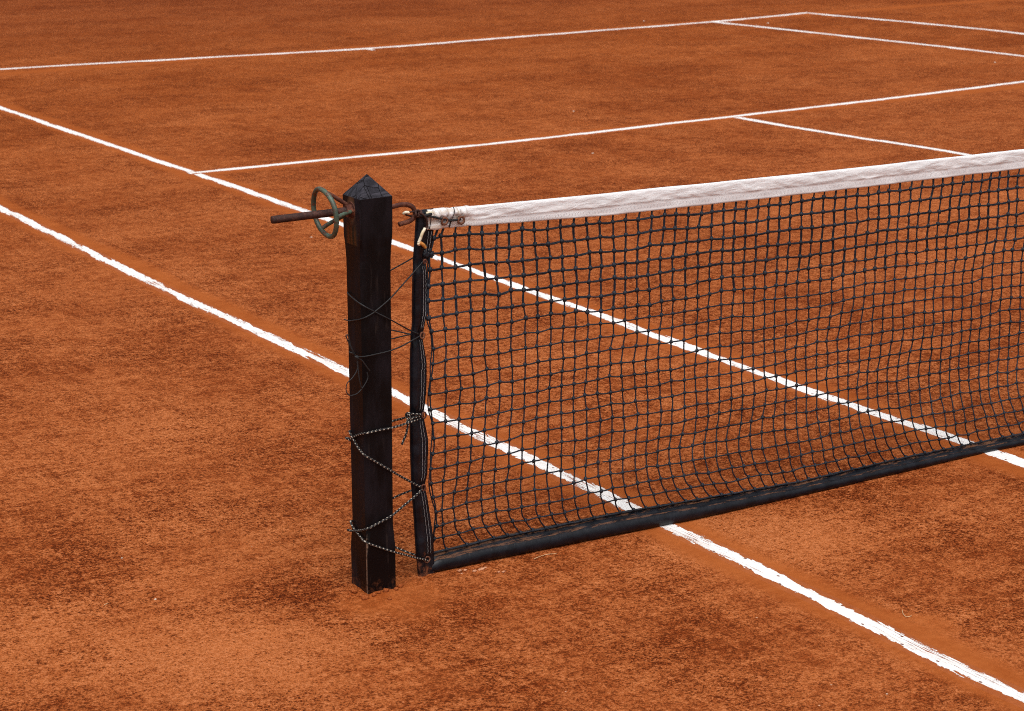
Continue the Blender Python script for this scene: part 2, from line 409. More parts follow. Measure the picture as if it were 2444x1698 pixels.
def mat_canvas():
    t = NT('white_canvas'); p = t.geo(); uvv = t.uv(); U, V, _ = t.xyz(uvv)      # u metres along the band, v metres below its top
    n = t.noise(t.mapping(p, (3, 20, 16)), 1.6, 5, .6); n2 = t.noise(p, 900, 2)
    fine = t.noise(t.mapping(p, (14, 30, 60)), 1.5, 4, .6)
    col = t.mix(t.ramp(n, .38, .70), (.735, .742, .758), (.650, .650, .662))
    band = t.math('MULTIPLY', t.ramp(V, .012, .024), t.ramp(V, .030, .040, 1, 0))
    col = t.mix(t.math('MULTIPLY', band, t.ramp(fine, .45, .70, 0, .45)), col, (.50, .44, .42))
    # grime at the tied end, then fold shade painted in as brown stripes
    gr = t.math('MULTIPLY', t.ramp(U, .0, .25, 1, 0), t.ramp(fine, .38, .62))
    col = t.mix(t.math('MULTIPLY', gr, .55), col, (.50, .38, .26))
    fo = t.noise(t.mapping(uvv, (95, 9, 1)), 1.0, 3, .6)  # streaks standing in for the shade between the vertical folds
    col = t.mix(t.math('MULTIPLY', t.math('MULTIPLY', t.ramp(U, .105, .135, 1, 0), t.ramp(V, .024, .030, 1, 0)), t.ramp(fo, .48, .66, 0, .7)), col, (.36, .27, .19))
    # stitches: two straight rows and a zigzag between them
    def row(v0, amp=0.):
        tri = t.math('MULTIPLY', t.math('PINGPONG', t.math('MULTIPLY', U, 1.0), .0065), amp) if amp else 0.0
        dv = t.math('ABSOLUTE', t.math('SUBTRACT', V, t.math('ADD', v0, tri)))
        on = t.math('LESS_THAN', t.math('FRACT', t.math('MULTIPLY', U, 1/.0052)), .55)
        return t.math('MULTIPLY', t.ramp(dv, .0004, .0009, 1, 0), on)
    st = t.math('MAXIMUM', t.math('MAXIMUM', row(.037), row(.044, .5)), t.math('MAXIMUM', row(.0475, .5), row(.051, .5)))
    col = t.mix(t.math('MULTIPLY', st, .55), col, (.28, .25, .26))
    h = t.math('ADD', t.math('MULTIPLY', n2, .2), t.math('MULTIPLY', st, -.6))
    nrm = t.bump(t.math('MULTIPLY', t.noise(t.mapping(p, (5, 14, 22)), 2.4, 4, .6, .9), t.ramp(V, .032, .042, 1, .12)), .006, .6)
    return t.fin(col, .85, t.bump(h, .0006, .8, nrm), spec=.15)

M = dict(ground=mat_ground(), post=mat_post(), rust=mat_rust(), rustd=mat_rust((.035, .014, .011), (.095, .035, .024)), green=mat_green(),
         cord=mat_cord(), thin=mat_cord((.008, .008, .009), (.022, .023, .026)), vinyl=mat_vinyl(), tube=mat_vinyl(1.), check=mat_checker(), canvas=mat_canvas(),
         brass=mat_rust((.13, .050, .026), (.26, .12, .075), (.05, .02, .015), .35, 110),
         thread=mat_plain('pale_thread', (.20, .19, .19), (.36, .35, .35), .8),
         sheath=mat_plain('cream_plastic', (.62, .52, .34), (.78, .72, .58), .45, 60),
         amber=mat_plain('amber_plastic', (.42, .14, .03), (.60, .30, .07), .4, 60),
         crumb=mat_plain('dry_clay', (.42, .17, .08), (.62, .33, .20), .9, 300, .001, .1),
         clod=mat_plain('damp_clay', (.22, .050, .012), (.34, .10, .032), .95, 300, .001, .05),
         pale=mat_plain('pale_chip', (.60, .46, .34), (.75, .66, .55), .8, 300, .0008, .2),
         straw=mat_plain('straw', (.55, .33, .16), (.68, .48, .28), .7, 200))

# ---------------------------------------------------------------- ground and lines
PX, PY = -.967, 0.0
def gz(x, y):
    x = np.asarray(x, float); y = np.asarray(y, float)
    near = np.exp(-((x+.5)**2+(y)**2)/60.)
    z = near*(.0022*vnoise(x*1.7+9, y*1.7+4, 1)+.0012*vnoise(x*6, y*6, 2))
    d = np.hypot((x-PX+.027), (y-PY+.02)*.9)
    z = z+.013*np.exp(-(d/.088)**3)*(1+.30*vnoise(x*30, y*30, 3)+.12*vnoise(x*80, y*80, 6))+.004*np.exp(-(d/.2)**2)*(1+.6*vnoise(x*18, y*18, 4))
    d2 = np.hypot(x+.82, (y+.03))
    z = z+.006*np.exp(-(d2/.07)**2)*(1+.6*vnoise(x*30, y*30, 5))
    return z
def axis(lo, hi, a, b, step, far):
    s = list(np.arange(a, b, step)); x = a; st = step; L = []
    while x > lo: st *= 1.22; x -= min(st, far); L.append(x)
    R_ = []; x = s[-1]; st = step
    while x < hi: st *= 1.22; x += min(st, far); R_.append(x)
    return np.array(L[::-1]+s+R_)
gx = axis(-120, 160, -1.3, -.55, .009, 12); gx = np.unique(np.concatenate([gx[gx < -1.3], gx[(gx >= -1.3) & (gx <= -.55)], np.arange(-.54, 2.2, .03), axis(0, 160, 2.2, 2.25, .03, 12)[1:]]))
gy = axis(-120, 200, -.35, .2, .009, 12); gy = np.unique(np.concatenate([gy[gy < -1.6], np.arange(-1.6, -.36, .03), gy[(gy >= -.36) & (gy <= .2)], np.arange(.21, 3, .03), axis(0, 200, 3, 3.05, .03, 12)[1:]]))
GX, GY = np.meshgrid(gx, gy, indexing='ij')
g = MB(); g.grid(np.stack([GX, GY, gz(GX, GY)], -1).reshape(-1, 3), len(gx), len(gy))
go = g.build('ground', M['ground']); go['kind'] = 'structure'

def line(name, P, z, dry, seed, wide=0.):
    P = np.array(P, float)
    L = np.concatenate([[0], np.cumsum(np.linalg.norm(np.diff(P, axis=0), axis=1))])
    n = max(8, int(L[-1]/.05)); s = np.linspace(0, L[-1], n)
    c = cat_rom(np.c_[P, np.zeros(len(P))], 20)[:, :2]
    Lc = np.concatenate([[0], np.cumsum(np.linalg.norm(np.diff(c, axis=0), axis=1))])
    x = np.interp(s*Lc[-1]/L[-1], Lc, c[:, 0]); y = np.interp(s*Lc[-1]/L[-1], Lc, c[:, 1])
    wb = smoothnoise(n, 9, seed, .004)
    T = np.stack([np.gradient(x), np.gradient(y)], 1); T /= np.linalg.norm(T, axis=1)[:, None]
    N = np.stack([-T[:, 1], T[:, 0]], 1)
    V = []; UV = []; vs = [-.050, -.037, -.018, 0, .018, .037, .050]
    for i in range(n):
        for v in vs:
            q = np.array([x[i], y[i]])+N[i]*(v+wb[i]); V.append((q[0], q[1], gz(q[0], q[1])+z+(.0012 if abs(v) < .04 else -.0022))); UV.append((s[i], v))
    m = MB(); m.grid(V, n, len(vs), UV)
    o = m.build(name, mat_line(dry, seed, wide)); o['kind'] = 'structure'
    return o
Z1 = .0006
line('doubles_sideline', LINES['doubles'], Z1, .75, 11)
line('singles_sideline', LINES['singles'], Z1, .35, 23)
line('service_line', [(1.28, 6.437), (2.247, 6.398), (3.524, 6.352), (5.406, 6.408), (6.836, 6.45), (8.472, 6.564), (9.75, 6.58)], Z1+.0012, .1, 31, .003)
line('baseline', [(-.03, 12.25), (2.041, 12.168), (3.592, 11.969), (5.345, 11.720), (6.965, 11.745), (9.458, 11.795), (10.90, 11.955)], Z1+.0012, .15, 41, .010)
line('center_service_line', [(5.400, 6.37), (5.461, 5.364), (5.571, 4.276), (5.56, 2), (5.5, 0), (5.485, -6.4)], Z1, .1, 51, .002)
line('center_mark', [(5.345, 11.70), (5.35, 11.58)], Z1, .1, 55)
line('singles_sideline', [(9.458, 11.76), (9.569, 10.609), (9.656, 9.503), (9.762, 7.785), (9.70, 4), (9.6, 0), (9.6, -8)], Z1, .2, 61, .008)
line('doubles_sideline', [(10.86, 11.95), (11.014, 10.847), (11.118, 9.873), (11.142, 9.091), (11.05, 5), (10.97, 0), (10.97, -8)], Z1, .3, 71, .009)

# ---------------------------------------------------------------- the post
H = .048
def make_shaft(cx, cy, parent):
    m = MB(); V = []; rings = []
    def ring(z, h, c):
        d = .0016+(c-.0016)*.45          # the near left corner is planed off widest
        return [(cx+a, cy+b, z) for a, b in ((-h+c, -h), (h-d, -h), (h, -h+d), (h, h-d), (h-d, h), (-h+d, h), (-h, h-d), (-h, -h+c))]
    zs = [(-.15, H, .0022), (.0, H, .0022), (.125, H, .0022), (.145, H-.0006, .004), (.19, H-.0028, .0105)]
    zs += [(z, H-.0030, .0105) for z in np.linspace(.21, .90, 24)]
    zs += [(.93, H-.0028, .0105), (.965, H-.0018, .0065), (.99, H-.0003, .003), (1.03, H, .0016), (1.0955, H, .0015), (1.0975, H-.0012, .0015)]
    for z, h, c in zs: rings.append(ring(z, h, c))
    rings.append(ring(1.1480, .0040, .0012)); rings.append(ring(1.1513, .0008, .0002))
    V = np.array(rings).reshape(-1, 3); n = len(rings)
    k_ = np.clip(1-V[:, 2]/1.08, 0, None)                 # the old post leans a little and is slimmer at its foot
    V[:, 0] += np.where(V[:, 0] < cx, -.007, -.017)*k_; F = []
    for i in range(n-1):
        for j in range(8): F.append((i*8+j, i*8+(j+1) % 8, (i+1)*8+(j+1) % 8, (i+1)*8+j))
    F.append(tuple((n-1)*8+j for j in range(8)))
    m.add(V, F)
    o = m.build('shaft', M['post'], parent, smooth=False); return o
post = empty('net_post', (PX, PY, 0), 'square black wooden net post with pyramid top, handwheel and threaded rod', 'net post')
make_shaft(PX, PY, post)
ZR = 1.0615
m = MB(); prof = [(-.275, 0), (-.275, .0095)]
x = -.272
while x < -.047: prof += [(x, .0102), (x+.0009, .0102), (x+.0018, .0089)]; x += .0027
m.lathe(prof, (1, 0, 0), (PX, 0, ZR), 20); m.build('threaded_rod', M['rustd'], post)
m = MB(); m.lathe([(-.066, 0), (-.066, .016), (-.064, .018), (-.049, .018), (-.047, .0165)], (1, 0, 0), (PX, .0, ZR), 6)
m.lathe([(-.0500, .0), (-.0500, .021), (-.0478, .022)], (1, 0, 0), (PX, .0, ZR+.001), 18)
m.build('nut', M['rust'], post, smooth=False)
XR = -1.0917; RR = .0625; m = MB(); A = np.linspace(0, 2*math.pi, 49)[:-1]
TL = -.22        # the wheel leans a little
def wheel(a, r=RR): return np.array([XR+math.sin(a)*r*TL*.6-.0*math.cos(a), math.cos(a)*r, ZR+.0015+math.sin(a)*r])
m.tube([wheel(a)+np.array([.0012*math.sin(3*a), 0, 0]) for a in A], .0066, 12, closed=True)
hw = m.build('handwheel', M['green'], post)
for a, mt in ((math.radians(183), 'green'), (math.radians(-52), 'green'), (math.radians(78), 'rust')):
    m = MB(); e = wheel(a); s = np.array([PX-.058, math.cos(a)*.015, ZR+math.sin(a)*.015])
    mid = (s*.45+e*.55)+np.array([0, 0, 0.002]); m.tube(cat_rom([s, mid, e], 6), .0055, 8)
    m.build('spoke', M[mt], hw)
hp = [(PX+.040, 0, 1.0575), (-.897, 0, 1.0575), (-.870, 0, 1.060), (-.850, 0, 1.0585), (-.833, 0, 1.050), (-.8255, 0, 1.034), (-.830, 0, 1.021), (-.846, 0, 1.0125), (-.8745, 0, 1.0085)]
m = MB(); m.tube(cat_rom(hp, 8), .0065, 12); hk = m.build('hook', M['rust'], post)
m = MB(); m.lathe([(.0475, 0), (.0475, .013), (.0505, .0145), (.0530, .012), (.054, .0065)], (1, 0, 0), (PX, 0, 1.0535), 14)
m.build('washer', M['rustd'], hk)
far = empty('net_post', (11.94, 0, 0), 'black wooden net post at the far end of the net', 'net post')
make_shaft(11.94, 0, far)

# ---------------------------------------------------------------- the net
net = empty('tennis_net', (-.80, 0, 0), 'black tennis net with white canvas headband tied to the wooden post', 'tennis net')
XC, XE = 5.485, 11.77
def fold(x): x = np.asarray(x, float); return np.where(x > XC, 2*XC-x, x)
def ztop(x): return np.interp(fold(x), [-.86, -.76, -.62, -.13, .49, 1.45, 5.485], [1.040, 1.0375, 1.0315, 1.0195, 1.0060, .9915, .9140])
def zbotband(x): return np.interp(fold(x), [-.80, -.75, -.62, -.13, .49, 1.45, 5.485], [.984, .9845, .9770, .9560, .9440, .9290, .853])
tx = np.array([-.86, -.835, -.77, -.60, -.39, -.17, .09, .49, .92, 1.25, 1.46, 2.2, 5.485, 11.9])
ty = np.array([.024, .0235, .0205, .016, .002, -.010, -.030, -.046, -.050, -.052, -.066, -.05, 0, .02])
tr = np.array([.014, .019, .0205, .0225, .0225, .0235, .0205, .0145, .0142, .0115, .0115, .0125, .013, .018])
def tube_y(x): return np.interp(x, tx, ty)
def tube_r(x): return np.interp(x, tx, tr)
def zrow_last(x): return 2*tube_r(x)+.016

# headband: folded canvas, closed section, wrinkled
xs = np.concatenate([np.arange(-.792, 1.7, .0035), np.linspace(1.7, XE, 700)[1:]])
nsec = 30; V = []; UV = []
prof_t = np.linspace(0, 1, nsec, endpoint=False)
def sec(i, x):
    zt, zb = float(ztop(x)), float(zbotband(x)); hgt = zt-zb
    e = max(0., min(1., 1-(x+.70)/.06)) if x > -.70 else 1.0      # the rolled, tied end
    e = e*e*(3-2*e)
    if x > 1.7: e = 0
    out = []
    R0 = .0075
    dn = np.r_[0, .0025, .006, .011, .017, .023, .029, .0335, .0365, .040, .046, .052, .058, 1.0]
    half = [R0*.45, R0*.75, .0072, .0076, .0078, .0077, .0074, .0068, .0064, .0062, .0062, .0062, .0061, .0056]
    rollh = [R0*.7, .0105, .0145, .0170, .0175, .0160, .0105, .0062, .0062, .0060, .0060, .0060, .0060, .0056]
    F_, B_ = [], []
    for k, d in enumerate(dn):
        dd = hgt if k == len(dn)-1 else min(d*hgt/.0625, hgt)
        h = half[k]*(1-e)+rollh[k]*e
        wr = 0
        if 1 < k < 9:
            env = math.sin(math.pi*(k-1)/8)
            wr = env*(.0022*float(vnoise(x*16+d*60, d*95+x*2, 8))+.0019*float(vnoise(x*44-d*120, d*150, 9)))
            if e > 0: wr += e*env*(.0040*math.sin(x*300+3.2*float(vnoise(x*40, d*80, 3)))-.0045*math.exp(-((x+.668)/.012)**2)*(1 if d < .03 else 0)+.0060*math.exp(-((x+.690)/.004)**2)*(1 if d < .03 else 0))
        w2 = .0012*float(vnoise(x*22+3, d*50, 12))
        F_.append((x, -h+wr+w2, zt-dd)); B_.append((x, h-wr*.6+w2, zt-dd))
    ys = .0035*float(vnoise(x*5, 2.2, 14))
    pts = [(a, b+ys, c) for a, b, c in F_]+[(a, b+ys, c) for a, b, c in B_[::-1]]
    uv = [(x+.792, zt-p[2]) for p in pts]
    return pts, uv
for i, x in enumerate(xs):
    zj = (.0005*float(vnoise(x*9, .5, 21)) + (.0016*float(vnoise(x*95, 1.5, 22))+.0022*math.exp(-((x+.672)/.012)**2) if x < -.655 else 0)) if x < 1.7 else 0
    p_, u_v = sec(i, x); V += [(a, b, c+zj*(1 if True else 0)) for a, b, c in p_]; UV += u_v
nv = 28; m = MB(); m.grid(V, len(xs), nv, UV, closev=True)
m.add([V[k] for k in range(nv)], [tuple(range(nv))])
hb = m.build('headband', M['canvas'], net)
# drooping loose tip of the canvas under the rolled end
m = MB(); a = [at(1018, 515), at(1026, 512), at(1050, 527), at(1072, 533)]; b = [at(1019, 546), at(1034, 548), at(1056, 544), at(1072, 541)]
V = [];
for p, q in zip(cat_rom(a, 4), cat_rom(b, 4)):
    for s_ in np.linspace(0, 1, 7): V.append(p*(1-s_)+q*s_+np.array([0, -.010-.0025*math.sin(s_*5+p[0]*60), 0]))
for p, q in zip(cat_rom(a, 4), cat_rom(b, 4)):
    for s_ in np.linspace(1, 0, 7): V.append(p*(1-s_)+q*s_+np.array([0, -.0075-.0025*math.sin(s_*5+p[0]*60), 0]))
m.grid(V[:0] if False else np.array(V).reshape(2, 13, 7, 3).transpose(1, 0, 2, 3).reshape(13*14, 3), 13, 14, np.full((182, 2), .02), closev=True)
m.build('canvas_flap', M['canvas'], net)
# eyelets on the band with the cord through them
def eyelet(c, R_, r, parent, sx=1., mat='brass'):
    m = MB(); A = np.linspace(0, 2*math.pi, 21)[:-1]
    m.tube([np.array(c)+np.array([math.cos(a)*R_*sx, -.001, math.sin(a)*R_]) for a in A], r, 7, closed=True)
    return m.build('eyelet', M[mat], parent)
E1, E2 = at(1060.5, 528, 'y', -.0160), at(1100, 526, 'y', -.0150)
eyelet(E1, .0088, .0033, net); eyelet(E2, .0093, .0033, net)
m = MB()
m.tube(cat_rom([at(1000, 515, 'y', -.014), at(1027, 517, 'y', -.018), at(1050, 522, 'y', -.017), at(1062, 524, 'y', -.017), at(1075, 527, 'y', -.016), at(1092, 525, 'y', -.016), at(1099, 524, 'y', -.011)], 6), .0032, 7)
m.tube(cat_rom([at(1075, 527, 'y', -.015), at(1080, 520, 'y', -.018), at(1084.5, 508, 'y', -.018), at(1084, 499, 'y', -.015), at(1082, 495, 'y', -.002)], 6), .0010, 5)
m.tube(cat_rom([at(1076, 528, 'y', -.014), at(1074, 536, 'y', -.013), at(1072, 543, 'y', -.011)], 4), .0022, 6)
m.tube(cat_rom([at(1029, 515, 'y', -.016), at(1028, 530, 'y', -.014), at(1025, 547, 'y', -.014)], 4), .0012, 5)
m.tube(cat_rom([at(1000, 513, 'y', -.012), at(1010, 516, 'y', -.018), at(1030, 511, 'y', -.017)], 4), .0042, 7)
m.build('tie_cord', M['thin'], net)

# netting ---------------------------------------------------------------
NR = 22
cols = [-.789, -.747]
sp = .0436
while cols[-1] < XE-.06: cols.append(cols[-1]+sp)
NCc = len(cols)
G = np.random.default_rng(5)
nodes = np.zeros((NCc, NR+1, 3))
ci = np.arange(NCc)[:, None]; rj = np.arange(NR)[None, :]
low = vnoise(ci*.16+rj*.05+7, rj*.28+3, 31)*.0085+vnoise(ci*.5, rj*.5+9, 32)*.0028
bz = vnoise(ci*.22+3, rj*.3, 33)*.005+vnoise(ci*.7, rj*.8, 34)*.0026
for i in range(NCc):
    x0 = cols[i]; zt = float(zbotband(x0))-.023; zl = float(zrow_last(x0+.02))
    for j in range(NR):
        tt = j/(NR-1); z = zt*(1-tt)+zl*tt
        damp = min(1, i/3.)*min(1, (NR-1-j)/2.)
        dx = low[i, j]*damp+G.normal(0, .0016)
        # slack at the bottom: the meshes sweep sideways before they meet the tube
        dx += {NR-1: .032, NR-2: .006, NR-3: -.009, NR-4: -.013, NR-5: -.011, NR-6: -.006, NR-7: -.002}.get(j, 0)*(min(1, i/2)) * (1+.25*math.sin(i*.37))
        lean = (NR-1-j)
        z += bz[i, j]*damp+G.normal(0, .0017)*min(1, lean)
        ty_ = float(tube_y(x0+.02))+.010
        s_ = min(1., max(0., (.34-z)/.30)); s_ = s_*s_*(3-2*s_)
        y = ty_*s_+.010*math.sin(x0*1.7+.5)*math.sin(math.pi*tt)+.006*float(vnoise(x0*3, j*.25, 35))*math.sin(math.pi*tt)
        y -= .012*math.exp(-((j-(NR-3))/1.6)**2)
        nodes[i, j] = (x0+dx, y, z)
    if i == 0:
        for j in range(NR): # the first column rides on the edge of the side band
            nodes[i, j, 0] = x0+.006*math.sin(j*1.1)+.012*max(0, (j-15)/6.)*1.6+(0.020 if j < 1 else 0)
m = MB()
def strand(a, b, r, bow, k, seg):
    P = [a+(b-a)*t+bow*4*t*(1-t) for t in np.linspace(0, 1, seg+1)]
    m.tube(P, r, k, cap=False)
def link(a, b, dbl, vert, tanv, det):
    """one mesh side, from knot to knot"""
    d = b-a; L = np.linalg.norm(d)
    bow = np.array([0, 0, -.0012]) if not vert else np.zeros(3)
    bow = bow+tanv
    if not det:
        strand(a, b, .0026 if dbl else .0020, bow, 3, 2); return
    if dbl:
        side = np.cross(d/L, [0, 1, 0]); tw = G.uniform(-.6, .6)
        off = (side*math.cos(tw)+np.array([0, 1, 0])*math.sin(tw))*G.uniform(.0011, .0021)
        strand(a, b, .0020, bow+off, 5, 5); strand(a, b, .0020, bow-off, 5, 5)
    else: strand(a, b, .0023, bow, 5, 4)
broken = {(13, 17)}
for i in range(NCc):
    det = cols[i] < 1.75
    for j in range(NR):
        if det or True:
            big = j <= 6
            if det:
                m.blob(nodes[i, j], .0074 if big else .0062, i*31+j, 4, 6, .22, (1.0, .85, 1.08))
                q = nodes[i, j]; th = G.uniform(0, 3.14); e = np.array([math.cos(th), 0, math.sin(th)])*.0062*(1 if big else .8)
                m.tube([q-e+np.array([0, -.002, 0]), q+np.array([0, -.0046, 0]), q+e+np.array([0, -.002, 0])], .0017, 4)
            else: m.blob(nodes[i, j], .0048, 1, 3, 4, 0)
        if j < NR-1:
            tv = np.zeros(3)
            if 0 < j < NR-2: tv = -(nodes[i, j-1]-nodes[i, j]-nodes[i, j+1]+nodes[i, j+2])*.045
            tv += np.array([G.normal(0, .0009), 0, 0])
            if j >= NR-3: tv += np.array([-.004, 0, 0])
            link(nodes[i, j], nodes[i, j+1], j < 6 and not (j == 5 and i % 5 < 3), True, tv, det)
        if i < NCc-1:
            if (i, j) in broken:
                a, b = nodes[i, j], nodes[i+1, j]
                strand(a, a+(b-a)*.18+np.array([0, 0, .001]), .0018, np.zeros(3), 5, 2)
                strand(b+(a-b)*.62+np.array([0, 0, .0005]), b, .0020, np.zeros(3), 5, 3)
            else: link(nodes[i, j], nodes[i+1, j], j <= 5 and not (j == 5 and (i*7) % 5 > 2) and not (j == 5 and cols[i] > -.1 and i % 3), False, np.array([0, 0, G.normal(0, .0008)]), det)
    # up into the band (double), down onto the hem
    a = nodes[i, 0]; tp = np.array([a[0]+G.normal(.003, .003)+(.006 if i < 4 else 0), 0, float(zbotband(a[0]))+.012])
    link(tp, a, True, True, np.array([G.normal(0, .001), 0, 0]), det)
# rope that runs along the hem
P = [nodes[i, NR-1]+np.array([0, -.001, -.002+.0015*math.sin(i*2.1)]) for i in range(NCc)]
m.tube(P, .0019, 5)
# frame cord along the side band
P = [nodes[0, j]+np.array([-.004+.003*math.sin(j*2.2), .002, 0]) for j in range(NR)]
m.tube(cat_rom(P, 3), .0019, 5)
netting = m.build('netting', M['cord'], net)

# bottom tube with hem --------------------------------------------------
xs = np.concatenate([np.arange(-.792, 1.8, .006), np.linspace(1.8, 11.88, 300)[1:]])
V = []; UV = []; K = 22
for x in xs:
    r = float(tube_r(x))*(1-.35*max(0, min(1, (-.762-x)/.03))**2); y0 = float(tube_y(x)); zg = float(gz(x, y0))
    rise = .004*max(0, min(1, (-.78-x)/.08)); lump = 1+.018*float(vnoise(x*9, 1.5, 41))+.02*float(vnoise(x*30, 1.5, 42))
    pts = []
    for k in range(K):
        a = 2*math.pi*k/K
        yy, zz = math.cos(a)*r*lump, math.sin(a)*r*(.97+.05*lump)
        pts.append((yy, zz))
    # pull the ring up into a flat hem behind the top
    out = []
    for k, (yy, zz) in enumerate(pts):
        a = 2*math.pi*k/K
        if 4 <= k <= 6:
            yy = {4: r*.62, 5: r*.48, 6: r*.28}[k]; zz = {4: r*1.0, 5: r+.017+.0015*float(vnoise(x*12, 3, 44)), 6: r*.99}[k]
            if k == 5: yy += .001
        out.append((x, y0+yy, max(.0, zg)+r+zz-.001))
    V += out; UV += [(x, k/K) for k in range(K)]
m = MB(); m.grid(V, len(xs), K, UV, closev=True); m.add(V[:K], [tuple(range(K))])
tb = m.build('bottom_band', M['tube'], net)

# side band (sleeve) ----------------------------------------------------
left = [(993, 503), (991, 548), (987, 605), (984.5, 662), (983, 750), (984, 708+60), (981, 800), (978, 865), (978.5, 978), (977.5, 1010), (978.5, 1070), (982, 1160), (990.6, 1251), (997, 1338), (1002, 1372)]
right = [(1034, 503), (1034, 548), (1025, 608), (1016, 630), (1019, 680), (1018, 745), (1009, 795), (1008, 811), (1017, 865), (1016.5, 933), (1010, 987), (1011.6, 1003), (1020.6, 1049), (1019, 1130), (1013, 1160), (1020.6, 1190), (1035.7, 1281), (1040, 1350), (1041, 1366)]
def edge(pl):
    q = np.array([at(a, b) for a, b in pl]); o_ = np.argsort(q[:, 2]); return q[o_, 2], q[o_, 0]
lz, lx = edge(left); rz, rx = edge(right)
zs = np.linspace(1.042, .003, 170); EY = [at(1009, 623), at(1003, 799), at(1006.8, 989), at(1006.5, 1162), at(1021, 1337)]
ez = np.array([e[2] for e in EY])
V = []; UV = []; K = 22; edges = []
for n_, z in enumerate(zs):
    a = float(np.interp(z, lz, lx)); b = float(np.interp(z, rz, rx))
    sfoot = min(1, max(0, (.30-z)/.3)); yc = .0115*sfoot
    pin = math.exp(-(np.min(np.abs(ez-z))/.022)**2)
    th = .0125*(1-.35*pin); wob = .0022*float(vnoise(z*22, 4, 51))+.0016*float(vnoise(z*55, 7, 52))
    if n_ == 0: th *= .5
    sh = [(0, 0), (.04, -.55), (.12, -.9), (.25, -1.08), (.38, -1.0), (.50, -.72), (.60, -.42), (.66, -.30), (.72, -.36), (.80, -.34), (.90, -.32), (1.0, -.24)]
    pts = [(s_, k_*th) for s_, k_ in sh]+[(s_, -k_*th*.8) for s_, k_ in sh[::-1][:-1]][:]
    ring = []
    for k_, (s_, yy) in enumerate(pts):
        ww = wob*math.sin(math.pi*min(1, s_*1.4)) if s_ < .7 else wob*.3
        cr = .0026*pin*math.sin(s_*38+z*90) if s_ < .62 else 0
        ring.append((a+(b-a)*s_, yc+yy+ww+cr+(.004*pin if .5 < s_ < .95 else 0), z))
    if n_ == 0: ring = [(p[0], yc+(p[1]-yc)*.4, z-.002) for p in ring]
    V += ring; edges.append((a, b, yc-.34*th+wob*.3, z)); UV += [(z, k_/23.) for k_ in range(23)]
m = MB(); m.grid(V, len(zs), 23, UV, closev=True); m.add(V[:23], [tuple(range(23))]); m.add(V[-23:], [tuple(range(22, -1, -1))])
sb = m.build('side_band', M['vinyl'], net)
# two rows of pale thread, one run between each pair of eyelets
m = MB()
for fr in (.64, .80):
    z_acc = []
    for n_, (a, b, y, z) in enumerate(edges):
        if z > .985 or z < .03 or np.min(np.abs(ez-z)) < .012:
            if len(z_acc) > 2:
                m = MB(); m.tube(np.array(z_acc), .0006, 4); m.build('stitching', M['thread'], sb)
            z_acc = []; continue
        f2 = fr+(.05 if z > .6 else .0)
        z_acc.append(np.array([a+(b-a)*f2+.0009*(1 if n_ % 2 else -1)*G.uniform(.3, 1), y-.0022, z+0]))
    if len(z_acc) > 2: m = MB(); m.tube(np.array(z_acc), .0006, 4); m.build('stitching', M['thread'], sb)
for k_, e in enumerate(EY):
    s_ = max(0, (.30-e[2])/.3)*.018
    eyelet((e[0], s_-.0105, e[2]), .0085 if k_ else .0055, .0025, sb, .72 if k_ < 4 else .95, 'brass' if k_ in (1, 4) else 'rust')
# frayed black patch where the band is pinched to the netting
m = MB()
for s_ in range(9):
    p = at(1020+G.uniform(-6, 10), 605+G.uniform(-10, 8), 'y', -.004); m.blob(p, .007, 900+s_, 4, 6, .35, (1.2, .5, 1))
m.tube(cat_rom([at(1022, 598), at(1029, 608), at(1034, 604)], 4), .0026, 6)
m.build('patch', M['cord'], sb)

# steel cable, its clamp and the plastic sheath ends --------------------
m = MB()
lp = [at(1003, 512, 'y', -.004), at(990, 506, 'y', -.009), at(975, 507, 'y', -.010), at(966, 511, 'y', 0), at(975, 515, 'y', .009), at(990, 517, 'y', .006), at(1003, 515, 'y', .0)]
m.tube(cat_rom(lp, 6), .0026, 7)
m.tube(cat_rom([at(1000, 512, 'y', -.006), at(1018, 508, 'y', -.004), at(1040, 508, 'y', 0)], 5), .003, 7)
m.tube(cat_rom([at(1002, 507, 'y', -.018), at(1011, 514, 'y', -.024), at(1018, 525, 'y', -.022), at(1019, 540, 'y', -.019), at(1015, 547, 'y', -.019)], 6), .0030, 8)
m.tube(cat_rom([at(992, 507, 'y', -.012), at(998, 502, 'y', -.016), at(1004, 508, 'y', -.018), at(1000, 516, 'y', -.016), at(994, 518, 'y', -.01)], 6), .0024, 7)
cb = m.build('steel_cable', M['rustd'], net)
m = MB()
m.tube(cat_rom([at(963, 511, 'y', 0), at(968, 507.5, 'y', -.006), at(977, 508, 'y', -.010)], 5), .0040, 8)
m.build('sheath', M['sheath'], cb); m = MB()
m.tube([at(1017, 510, 'y', -.013), at(1033, 508.5, 'y', -.012)], .0046, 10)
m.build('sheath', M['sheath'], cb)
m = MB(); m.tube(cat_rom([at(1014.5, 545, 'y', -.020), at(1008, 557, 'y', -.022), at(1004, 568, 'y', -.020), at(999, 580, 'y', -.019)], 5), [.0042]*16, 10)
m.blob(at(1000, 582, 'y', -.019), .0062, 4, 5, 8, .15, (1, .7, 1))
m.build('sheath', M['sheath'], cb)
m = MB(); m.tube(cat_rom([at(1001, 580, 'y', -.021), at(1008, 583, 'y', -.022), at(1016, 592, 'y', -.020)], 5), [.0050]*8+[.0040]*3, 8)
m.build('sheath', M['amber'], cb)
m = MB()
for dx in (-4, 3, 9): m.tube([at(996+dx, 505, 'y', -.012), at(997+dx, 511, 'y', -.017), at(996+dx, 518, 'y', -.012), at(995+dx, 511, 'y', .004)], .0034, 7, closed=True)
m.blob(at(998, 512, 'y', -.004), .011, 77, 5, 8, .18, (1, .8, .75))
m.build('clamp', M['rustd'], cb)

